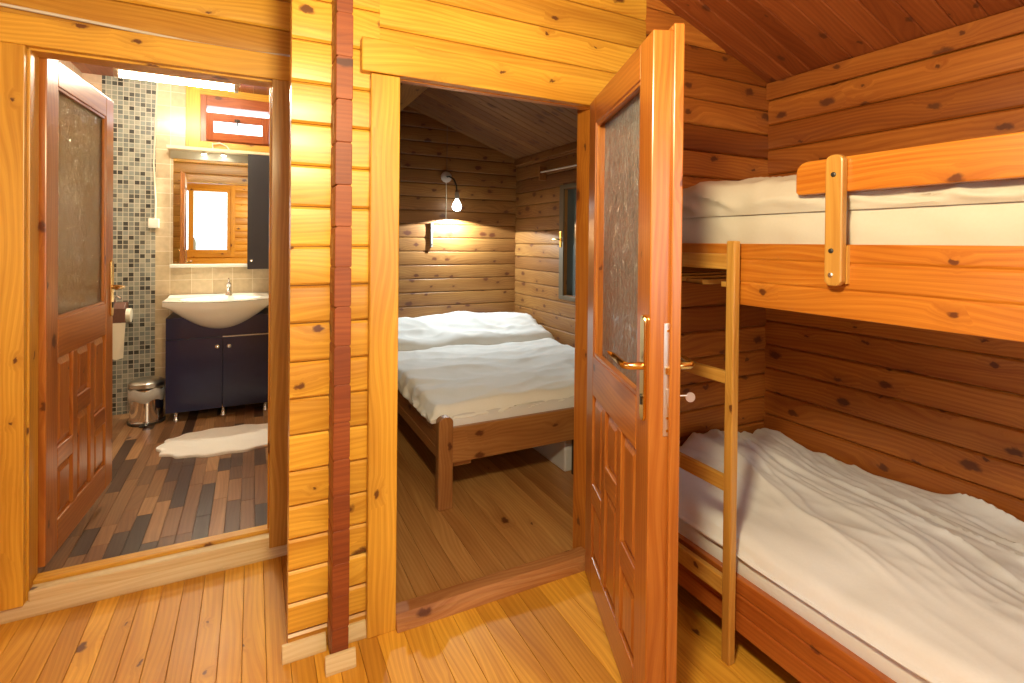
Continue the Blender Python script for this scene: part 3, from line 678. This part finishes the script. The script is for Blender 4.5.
# bedding
def top_um(x,y): return 1.512+.006*fbm(x*6,y*6,1)
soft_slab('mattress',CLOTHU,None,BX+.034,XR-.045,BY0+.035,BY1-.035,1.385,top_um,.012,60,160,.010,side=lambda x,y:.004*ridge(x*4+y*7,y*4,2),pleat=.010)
tag(bpy.data.objects['mattress'],'white covered mattress on the upper bunk','mattress','mattresses of the bunk bed')
def top_ud(x,y):
    h=1.604+.016*fbm(x*3,y*3,5)+.008*ridge(y*9+x*3,x*4,8)
    h+=.018*crease(y*5+x*2,x*3,61)+.030*math.exp(-((y-1.42)/.30)**2)*math.exp(-((x-1.85)/.45)**2)
    h-=.045*max(0,min(1,(1.0-y)/.3))
    return h
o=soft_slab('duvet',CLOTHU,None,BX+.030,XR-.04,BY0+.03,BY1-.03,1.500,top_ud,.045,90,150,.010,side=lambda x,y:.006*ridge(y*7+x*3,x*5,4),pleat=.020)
tag(o,'white quilt bunched along the edge of the upper bunk','quilt','quilts of the bunk bed')
def top_lm(x,y): return .352+.004*fbm(x*5,y*5,1)
o=soft_slab('mattress',CLOTH2,None,BX+.032,XR-.045,BY0+.035,BY1-.035,.24,top_lm,.03,40,80,.010,side=lambda x,y:.006*noise.noise(Vector((x,y*3,2))))
tag(o,'white sheeted mattress edge showing on the lower bunk','mattress','mattresses of the bunk bed')
def top_ld(x,y):
    s=(x-BX)/(XR-BX)
    wx=x+.07*fbm(x*1.7,y*1.3,11); wy=y+.05*fbm(x*2.2,y*1.6,12)
    q=wx-.22*wy
    f1=crease(q*4.6,wy*.55,21); f2=crease((wx-.45*wy)*8,wy*1.0,31,1.8); f3=crease((wx+.35*wy)*12,wy*4,41,1.6); f4=crease(q*13,wy*1.3,51,1.5)
    amp=max(.10,min(1,(s-.16)/.22))
    h=.385+.045*math.sin(PI*min(1,max(0,s*1.05)))+.024*fbm(x*2.2,y*1.7,9)
    h+=amp*(.036*f1+.014*f2+.004*f3+.010*f4)
    h+=.055*math.exp(-((y-1.60)/.22)**2)*math.exp(-((x-2.05)/.33)**2)
    return h
o=soft_slab('duvet',CLOTH,None,BX+.026,XR-.012,BY0+.03,BY1-.02,.335,top_ld,.05,150,220,.012,side=lambda x,y:.006*ridge(y*4,x*3,4))
tag(o,'white crumpled quilt spread over the lower bunk','quilt','quilts of the bunk bed')

# ------------------------------------------------------------------ double bed
QX0,QX1,QY0,QY1=.865,2.47,2.54,4.80
bed=thing('double_bed',(1.67,3.67,0),'brown pine double bed frame in the bedroom','bed')
def post(x,y,h,w=.08):
    m=MB(); n=8; prof=[(x,0),(x+w,0),(x+w,h-.02)]+[(x+w/2+(w/2)*math.cos(PI*i/n),h-.02+.028*math.sin(PI*i/n)) for i in range(1,n)]+[(x,h-.02)]
    m.prism(prof,y,y+.05,lambda p,q,a:(p,a,q)); m.uv=[[(m.v[i].z,m.v[i].x+m.v[i].y) for i in f] for f in m.f]; build(m,'leg',W_FRAME,bed,bevel=.004)
post(QX0,QY0-.005,.475); post(QX1-.08,QY0-.005,.475); post(QX0,QY1-.06,.6); post(QX1-.08,QY1-.06,.6)
m=MB(); m.box((1.735,QY0+.015,0),(1.785,QY0+.07,.23),'z'); o=build(m,'leg',DARKM,bed); o['label']='dark middle support leg'
m=MB(); m.box((QX0+.08,QY0+.006,.232),(QX1-.08,QY0+.036,.418),'x'); build(m,'foot_rail',W_FRAME,bed,bevel=.004)
for x in (QX0+.012,QX1-.044):
    m=MB(); m.prism([(x,.25),(x+.032,.25),(x+.032,.44),(x,.44),(x,.385),(x+.006,.38),(x,.375),(x,.315),(x+.006,.31),(x,.305)],QY0+.045,QY1-.06,lambda p,q,a:(p,a,q)); build(m,'side_rail',W_FRAME,bed,bevel=.003)
m=MB(); m.box((QX0+.08,QY1-.05,.25),(QX1-.08,QY1-.02,.62),'x'); build(m,'head_board',W_FRAME,bed,bevel=.004)
for k in range(12):
    y=QY0+.10+k*.178; m=MB(); m.box((QX0+.045,y,.30),(QX1-.045,y+.08,.318),'x'); build(m,'slat',W_LADDER,bed)
m=MB(); m.box((QX0+.10,QY0+.04,.20),(QX0+.20,QY0+.09,.30),'x'); build(m,'corner_block',W_FRAME,bed)
mat_=soft_slab('mattress',CLOTH2,None,QX0+.05,QX1-.05,QY0+.045,QY1-.055,.32,lambda x,y:.475+.004*fbm(x*4,y*4,2),.03,40,60,.012,side=lambda x,y:.004*ridge(x*16+y*16,1,6),pleat=.010)
tag(mat_,'white mattress with gathered sheet on the double bed','mattress')
def top_dd(x,y):
    wx=x+.06*fbm(x*1.7,y*1.5,3); wy=y+.08*fbm(x*1.6,y*1.9,4)
    h=.522+.016*fbm(x*2.5,y*2.5,14)+.016*crease(wx*1.2+wy*.8,wy*3,5)+.008*crease(wx*2.5-wy,wy*6,6,1.7)+.003*crease(wx*7+wy*4,wy*7,7,1.6)
    return h-.02*max(0,(2.85-y)/.2 if y<2.85 else 0)*.6
o=soft_slab('duvet',CLOTHB,None,QX0-.005,QX1-.03,QY0+.075,4.15,.435,top_dd,.05,100,110,.020,side=lambda x,y:.014*ridge(x*6+y*9,1,9),pleat=.026)
tag(o,'white rumpled quilt spread over the double bed','quilt','quilts of the double bed')
def top_dh(x,y):
    h=.600+.120*math.exp(-((y-4.45)/.20)**2)*(.75+.35*abs(math.sin((x-.95)*2.25)))+.018*fbm(x*2.5,y*3,24)+.020*crease(x*1.8+y*2,y*5+x,25)+.007*crease(x*4-y*4,y*8,26,1.7)
    return h
o=soft_slab('folded_quilt',CLOTHB,None,QX0+.02,QX1-.01,4.0,QY1-.055,.50,top_dh,.09,110,60,.012)
tag(o,'white second quilt heaped over the pillow end of the double bed','quilt','quilts of the double bed')
bx_=thing('storage_box',(2.0,2.9,0),'pale grey box pushed under the double bed','box')
m=MB(); m.box((1.705,2.64,.0),(2.25,3.15,.18),'x'); build(m,'box_body',GREYB,bx_,bevel=.01)
m=MB(); m.box((1.695,2.63,.18),(2.26,3.16,.21),'x'); build(m,'box_lid',GREYB,bx_,bevel=.008)

# ------------------------------------------------------------------ bedroom lamp and fittings
yb=4.83
lamp=thing('wall_lamp',(1.70,yb,2.03),'small reading lamp with bright bulb on the bedroom back wall','lamp')
m=MB(); m.lathe([(.055,0),(.055,.012),(.045,.022),(.018,.028)],(1.70,yb,2.035),28,lambda p:Vector((p.x,-p.z,p.y))); build(m,'base',plain('greyish white metal',(.55,.50,.46),rough=.4),lamp,smooth=40)
m=MB(); m.tube([(1.70,yb-.025,2.035),(1.715,yb-.06,2.035),(1.74,yb-.11,2.005),(1.755,yb-.145,1.94),(1.757,yb-.155,1.87)],.008,10); build(m,'arm',DARKM,lamp,smooth=60)
m=MB(); m.lathe([(.012,.0),(.020,-.012),(.022,-.06),(.018,-.07)],(1.757,yb-.155,1.880),18); build(m,'socket',plain('grey socket',(.35,.33,.30),rough=.4),lamp,smooth=50)
m=MB(); m.lathe([(.016,.06),(.020,.045),(.040,.012),(.047,-.015),(.043,-.035),(.028,-.052),(.002,-.060)],(1.757,yb-.155,1.752),24); build(m,'bulb',BULB,lamp,smooth=60)
m=MB(); m.tube([(1.70,yb-.006,1.99),(1.703,yb-.006,1.80),(1.70,yb-.006,1.60)],.004,8); build(m,'cord',WIRE,lamp)
m=MB(); m.tube([(1.705,yb-.006,2.08),(1.705,yb-.006,2.55)],.003,8); build(m,'supply_wire',plain('brown wire',(.22,.14,.09),rough=.6),lamp)
br=thing('wall_bracket',(1.55,yb,1.46),'short grey metal bracket on the wall left of the lamp cord','bracket')
m=MB(); m.box((1.540,yb-.03,1.345),(1.560,yb-.0025,1.578)); build(m,'plate',plain('grey metal',(.30,.28,.26),rough=.5,metal=.5),br,bevel=.002)
m=MB(); m.lathe([(.006,0),(.006,.003)],(1.55,yb-.03,1.37),12,lambda p:Vector((p.x,-p.z,p.y))); build(m,'screw',DARKM,br)
rod=thing('curtain_rod',(XR-.06,3.9,2.05),'thin pale curtain rod above the bedroom window','curtain rod')
m=MB(); m.tube([(XR-.06,3.25,2.045),(XR-.06,4.22,2.06)],.008,10); build(m,'rod',PLAST,rod)
for y in (4.20,3.30):
    m=MB(); m.box((XR-.075,y,1.985),(XR,y+.02,2.115)); build(m,'rod_bracket',W_FRAME,rod,bevel=.003)

# ------------------------------------------------------------------ bathroom
VF=4.60
van=thing('vanity_cabinet',(-.23,4.8,.01),'dark navy two-door vanity cabinet under the washbasin','cabinet')
m=MB(); m.box((-.580,VF+.02,.105),(.150,BW-.005,.80)); build(m,'body',NAVY,van,bevel=.003)
for x0,x1,kx in ((-.578,-.207,-.240),(-.201,.148,-.160)):
    m=MB(); m.box((x0,VF,.085),(x1,VF+.02,.635)); d=build(m,'door',NAVY,van,bevel=.002)
    m=MB(); m.lathe([(.006,0),(.006,.012),(.014,.018),(.015,.026),(.008,.032)],(kx,VF,.568),20,lambda p:Vector((p.x,-p.z,p.y))); build(m,'knob',CHROME,d,smooth=50)
m=MB(); m.box((-.205,VF-.001,.637),(.148,VF+.019,.643)); o=build(m,'trim_strip',STEEL,van)
m=MB(); m.box((-.578,VF,.646),(.148,VF+.02,.80)); build(m,'apron',NAVY,van,bevel=.002)
for x in (-.515,-.20,.10):
    for y in (VF+.05,BW-.08):
        m=MB(); m.lathe([(.022,.012),(.022,.02),(.014,.03),(.014,.095),(.022,.105)],(x,y,0),18); build(m,'foot',CHROME,van,smooth=40)
# basin: wide bow-fronted bowl
bas=thing('washbasin',(-.22,4.75,.8),'white bow-fronted ceramic washbasin with a single tap','washbasin')
bw0,bw1=-.60,.160; bc=(bw0+bw1)/2
def front(x): 
    s=(x-bc)/((bw1-bw0)/2); return VF-.005-.155*math.cos(min(1,abs(s))*PI/2)**1.0
ZT=.925
m=MB(); nx,nz=60,22
def bowl_out(u,v):
    # from rim (v=0) down to the bottom (v=1)
    x=bw0+(bw1-bw0)*u; s=abs((x-bc)/((bw1-bw0)/2)); f=front(x)
    depth=.035+.205*math.cos(min(1,s)*PI/2)**.8
    if v<.15: return (x,f,ZT-.035*v/.15)
    q=(v-.15)/.85; an=q*PI/2
    zz=ZT-.035-(depth-.035)*math.sin(an); yy=f+(VF+.12-f)*(1-math.cos(an))
    return (x+(bc-x)*.10*q,yy,zz)
m.grid(nx,nz,bowl_out)
def rim(u,v):
    x=bw0+(bw1-bw0)*u; f=front(x); y=f+(BW-.005-f)*v
    # carved bowl
    e=((x-bc)/.27)**2+((y-4.70)/.16)**2
    z=ZT+.012*max(0,(v-.7)/.3)-(.10*(1-e)**.6 if e<1 else 0)+ (.004 if e>=1 else 0)
    return (x,y,z)
m.grid(nx,44,rim)
for u in (0,1):
    pts=[rim(u,j/44) for j in range(45)]+[(bw0+(bw1-bw0)*u,BW-.005,ZT-.04),(bw0+(bw1-bw0)*u,front(bw0)+.0,ZT-.04)]
    m.add(pts,[tuple(range(len(pts)))],[[(0,0)]*len(pts)])
build(m,'bowl',CERAM,bas,smooth=50)
m=MB(); tx,ty=-.175,4.90; m.lathe([(.026,0),(.026,.008),(.020,.014),(.019,.085),(.021,.09),(.019,.105),(.004,.112)],(tx,ty,ZT+.008),22); m.tube([(tx,ty,ZT+.05),(tx,ty-.05,ZT+.07),(tx,ty-.10,ZT+.068),(tx,ty-.112,ZT+.052)],[.013,.012,.011,.010],14); m.tube([(tx,ty,ZT+.115),(tx,ty-.02,ZT+.135),(tx,ty-.06,ZT+.15)],[.008,.007,.005],10)
build(m,'tap',CHROME,bas,smooth=50)
m=MB(); m.lathe([(.016,0),(.016,.003)],(bc,4.70,ZT-.098),20); build(m,'drain',CHROME,bas)
# mirror cabinet
mir=thing('mirror_cabinet',(-.22,BW,1.65),'bathroom mirror with dark side cupboard and lit top shelf','mirror')
m=MB(); m.box((-.582,BW-.012,1.192),(-.040,BW,2.118)); build(m,'backboard',BEIGE,mir)
m=MB(); m.box((-.578,BW-.018,1.196),(-.040,BW-.0125,2.055)); build(m,'mirror_glass',MIRROR,mir)
m=MB(); m.box((-.60,BW-.035,1.165),(-.04,BW-.012,1.192)); build(m,'bottom_ledge',PLAST,mir,bevel=.003)
m=MB(); m.box((-.612,BW-.14,2.118),(.155,BW-.0,2.142)); build(m,'top_shelf',plain('pale laminate',(.72,.60,.40),rough=.4),mir,bevel=.002)
m=MB(); m.box((-.60,BW-.02,2.058),(-.04,BW-.012,2.118)); build(m,'light_panel',plain('frosted strip',(.60,.60,.52),rough=.3),mir)
m=MB(); m.box((-.038,BW-.125,1.150),(.148,BW-.0,2.116)); cb=build(m,'side_cupboard',CABDOOR,mir,bevel=.002)
m=MB(); m.box((-.038,BW-.145,1.152),(.148,BW-.127,2.114)); cd=build(m,'door',CABDOOR,mir,bevel=.002)
m=MB(); m.lathe([(.006,0),(.006,.010),(.012,.015),(.012,.022),(.006,.027)],(-.008,BW-.145,1.225),18,lambda p:Vector((p.x,-p.z,p.y))); build(m,'knob',CHROME,cd,smooth=50)
for x in (-.36,-.22):
    m=MB(); m.lathe([(.016,0),(.024,-.012),(.024,-.022),(.016,-.022)],(x,BW-.075,2.118),18); sp=build(m,'spotlight',CHROME,mir,smooth=40)
    m=MB(); m.lathe([(.0165,0),(.0165,-.004)],(x,BW-.075,2.0955),18); build(m,'bulb',HALO,sp)
m=MB(); m.tube([(-.30,BW-.05,2.142),(-.30,BW-.06,2.19),(-.25,BW-.05,2.205),(-.20,BW-.03,2.185),(-.17,BW-.03,2.143)],.005,8); o=build(m,'wire_loop',WIRE,mir,smooth=60)
# fluorescent tube
tub=thing('fluorescent_lamp',(-.47,4.2,2.5),'lit fluorescent tube under the bathroom ceiling','lamp')
ty=4.20; tx0,tx1=-.818,-.115; tz=2.480
m=MB(); m.box((tx0-.0,ty-.03,tz+.02),(tx1+.03,ty+.03,tz+.055)); m.box((tx0+.1,ty-.008,tz+.055),(tx0+.116,ty+.008,2.66)); m.box((tx1-.1,ty-.008,tz+.055),(tx1-.084,ty+.008,2.66)); build(m,'housing',PLAST,tub,bevel=.004)
m=MB(); m.tube([(tx0+.02,ty,tz),(tx1-.01,ty,tz)],.019,18); build(m,'tube',TUBE,tub,smooth=60)
for x in (tx0,tx1-.012):
    m=MB(); m.box((x,ty-.022,tz-.024),(x+.03,ty+.022,tz+.024)); build(m,'end_cap',PLAST,tub,bevel=.004)
# junction box and cable
jb=thing('junction_box',(-.71,BW,1.54),'small cream switch box on the mosaic edge','switch box')
m=MB(); m.box((-.745,BW-.032,1.485),(-.672,BW-.004,1.56)); build(m,'box_body',PLAST,jb,bevel=.004)
m=MB(); m.tube([(-.70,BW-.012,1.56),(-.698,BW-.012,1.7),(-.712,BW-.012,2.0),(-.70,BW-.012,2.35),(-.69,BW-.012,2.659)],.006,8); build(m,'cable',WIRE,jb)
# paper dispenser
pd=thing('toilet_paper_holder',(-.91,BW,.85),'brown toilet paper holder with cream paper hanging down','paper holder')
m=MB(); pr=[(BW-.005,.90),(BW-.10,.90),(BW-.135,.86),(BW-.14,.745),(BW-.005,.745)]
m.prism(pr,-1.0,-.872,lambda p,q,a:(a,p,q)); build(m,'cover',WICK,pd,bevel=.006)
m=MB(); m.lathe([(.018,0),(.055,0),(.055,.10),(.018,.10)],(-.985,BW-.075,.80),26,lambda p:Vector((p.z*1.42,p.x,p.y))); build(m,'roll',PAPER,pd,smooth=40)
m=MB()
def hang(u,v):
    w=.125-.045*v; x=-.93+(u-.5)*w+.008*v; return (x,BW-.142-.004*math.sin(u*6+v*5),.752-.27*v-.012*(1-abs(2*u-1))*(v>.95))
m.grid(8,14,hang); b=len(m.v); m.grid(8,14,lambda u,v:(lambda p:(p[0],p[1]-.0015,p[2]))(hang(u,v))); build(m,'paper_sheet',PAPER,pd,smooth=60)
m=MB(); m.tube([(-.955,BW-.03,.90),(-.955,BW-.04,.94),(-.93,BW-.07,.955),(-.905,BW-.09,.935)],.008,10); build(m,'hook',CHROME,pd,smooth=50)
# pedal bin
bin_=thing('pedal_bin',(-.71,4.70,.012),'chrome pedal bin between the mosaic wall and vanity','bin')
bx,by,br_=-.71,4.715,.108
m=MB(); m.lathe([(br_+.004,.013),(br_+.004,.035),(br_,.038),(br_,.268),(br_+.003,.275)],(bx,by,0),40); build(m,'body',CHROME,bin_,smooth=40)
m=MB(); m.lathe([(br_+.006,.288),(br_+.007,.318),(br_-.004,.330),(br_*.6,.340),(.002,.343)],(bx,by,0),40); build(m,'lid',plain('brushed steel',(.62,.60,.56),rough=.28,metal=1),bin_,smooth=40)
m=MB(); m.lathe([(br_+.002,.272),(br_+.006,.262),(br_+.008,.225),(br_+.004,.19),(br_+.001,.188)],(bx,by,0),40,lambda p:Vector((p.x,p.y,p.z+.012*math.sin(5*math.atan2(p.y,p.x))+.0))); build(m,'liner',LINER,bin_,smooth=60)
m=MB(); m.lathe([(br_+.012,.012),(br_+.012,.028)],(bx,by,0),40); m.box((bx-.025,by-br_-.05,.018),(bx+.025,by-br_+.0,.026)); build(m,'pedal_base',DARKM,bin_,bevel=.002)
# bath mat with scalloped rim
m=MB(); cx,cy=-.145,4.03; n=160; top=[];bot=[]
for k in range(n):
    w=2*PI*k/n; a_,b_=.40,.255
    r=1+.034*math.cos(14*w)
    px=cx+a_*r*math.copysign(abs(math.cos(w))**.9,math.cos(w)); py=cy+b_*r*math.copysign(abs(math.sin(w))**.85,math.sin(w))-.02*(math.cos(w))
    top.append((px,py)); 
rings=[(1,.013),(1,.026),(.985,.031),(.9,.033),(.6,.033),(.3,.033)]
V=[];F=[]
for s_,z in rings:
    for px,py in top: V.append((cx+(px-cx)*s_,cy+(py-cy)*s_,z+.0012*noise.noise(Vector((px*30*s_,py*30*s_,0)))))
for i in range(len(rings)-1):
    for k in range(n): l=(k+1)%n; F.append((i*n+k,i*n+l,(i+1)*n+l,(i+1)*n+k))
F.append(tuple(range((len(rings)-1)*n,len(rings)*n))); F.append(tuple(range(n))[::-1])
m.add(V,F,[[(V[i][0],V[i][1]) for i in f] for f in F])
tag(build(m,'bath_mat',MATF,None,smooth=50),'pale scalloped bath mat on the parquet before the vanity','bath mat')
# cable along the hall wall
m=MB(); m.tube([(-.95,YA-.012,2.242),(-.80,YA-.012,2.236),(-.5,YA-.012,2.222),(-.2,YA-.012,2.206),(.0,YA-.012,2.205),(.15,YA-.012,2.215),(.236,YA-.012,2.218)],.0065,10)
tag(build(m,'cable',WIRE,None,smooth=60),'white cable running along the wall over the bathroom doorway','cable')
# bottle on the hall window sill (seen in the mirror)
bt=thing('water_bottle',(-.98,-1.345,1.20),'pale blue plastic bottle on the window sill, seen in the mirror','bottle')
m=MB(); m.lathe([(.030,0),(.034,.008),(.034,.13),(.030,.16),(.013,.19),(.012,.205)],(-.98,-1.345,1.20),20); build(m,'bottle_body',plain('pale blue plastic',(.45,.60,.68),rough=.15),bt,smooth=40)
m=MB(); m.lathe([(.014,.205),(.014,.222)],(-.98,-1.345,1.20),16); build(m,'cap',plain('blue cap',(.1,.2,.5),rough=.4),bt)

# ------------------------------------------------------------------ lights, sky, camera
def point(name,loc,e,col,r):
    l=bpy.data.lights.new(name,'POINT'); l.energy=e; l.color=col; l.shadow_soft_size=r
    o=bpy.data.objects.new(name,l); COL.objects.link(o); o.location=loc; return o
point('hall_lamp_light',(.20,.46,2.02),76,(1,.83,.48),.10)
def spot(name,loc,to,e,col,ang,blend,r):
    l=bpy.data.lights.new(name,'SPOT'); l.energy=e; l.color=col; l.spot_size=math.radians(ang); l.spot_blend=blend; l.shadow_soft_size=r
    o=bpy.data.objects.new(name,l); COL.objects.link(o); o.location=loc; o.rotation_euler=(Vector(to)-Vector(loc)).to_track_quat('-Z','Y').to_euler(); return o
spot('reading_lamp_light',(1.757,4.675,1.640),(1.757,4.675,.5),42,(.86,.98,1),161,.05,.012)
for hx in (-.36,-.22): spot('mirror_spot_light',(hx,BW-.075,2.088),(hx+.03,BW-.16,.9),26,(1,.93,.70),130,.6,.015)
w=bpy.data.worlds.new('World'); SC.world=w; w.use_nodes=True; t=w.node_tree; t.nodes.clear()
bg=N(t,'ShaderNodeBackground'); bg.inputs[0].default_value=(.86,.93,1,1); bg.inputs[1].default_value=2.8
o=N(t,'ShaderNodeOutputWorld'); L(t,bg.outputs[0],o.inputs[0])

cam=bpy.data.cameras.new('camera'); co=bpy.data.objects.new('camera',cam); COL.objects.link(co); SC.camera=co
RM=[[0.892937110588824,-0.4500703570179013,0.009999513341206606],[0.005328212716074785,-0.011644700553966398,-0.9999180021873098],[0.4501498935716129,0.8929171712330249,-0.007999914666939733]]
M=Matrix([[RM[0][i],-RM[1][i],-RM[2][i]] for i in range(3)]).to_4x4(); M.translation=Vector((0,0,1.4)); co.matrix_world=M
cam.sensor_width=36; cam.lens=514.636/1024*36; cam.shift_x=0; cam.shift_y=-(341.5-246.3)/1024; cam.clip_start=.02
vs=SC.view_settings; vs.view_transform='Standard'; vs.look='None'; vs.exposure=0.74; vs.gamma=1; vs.use_curve_mapping=False
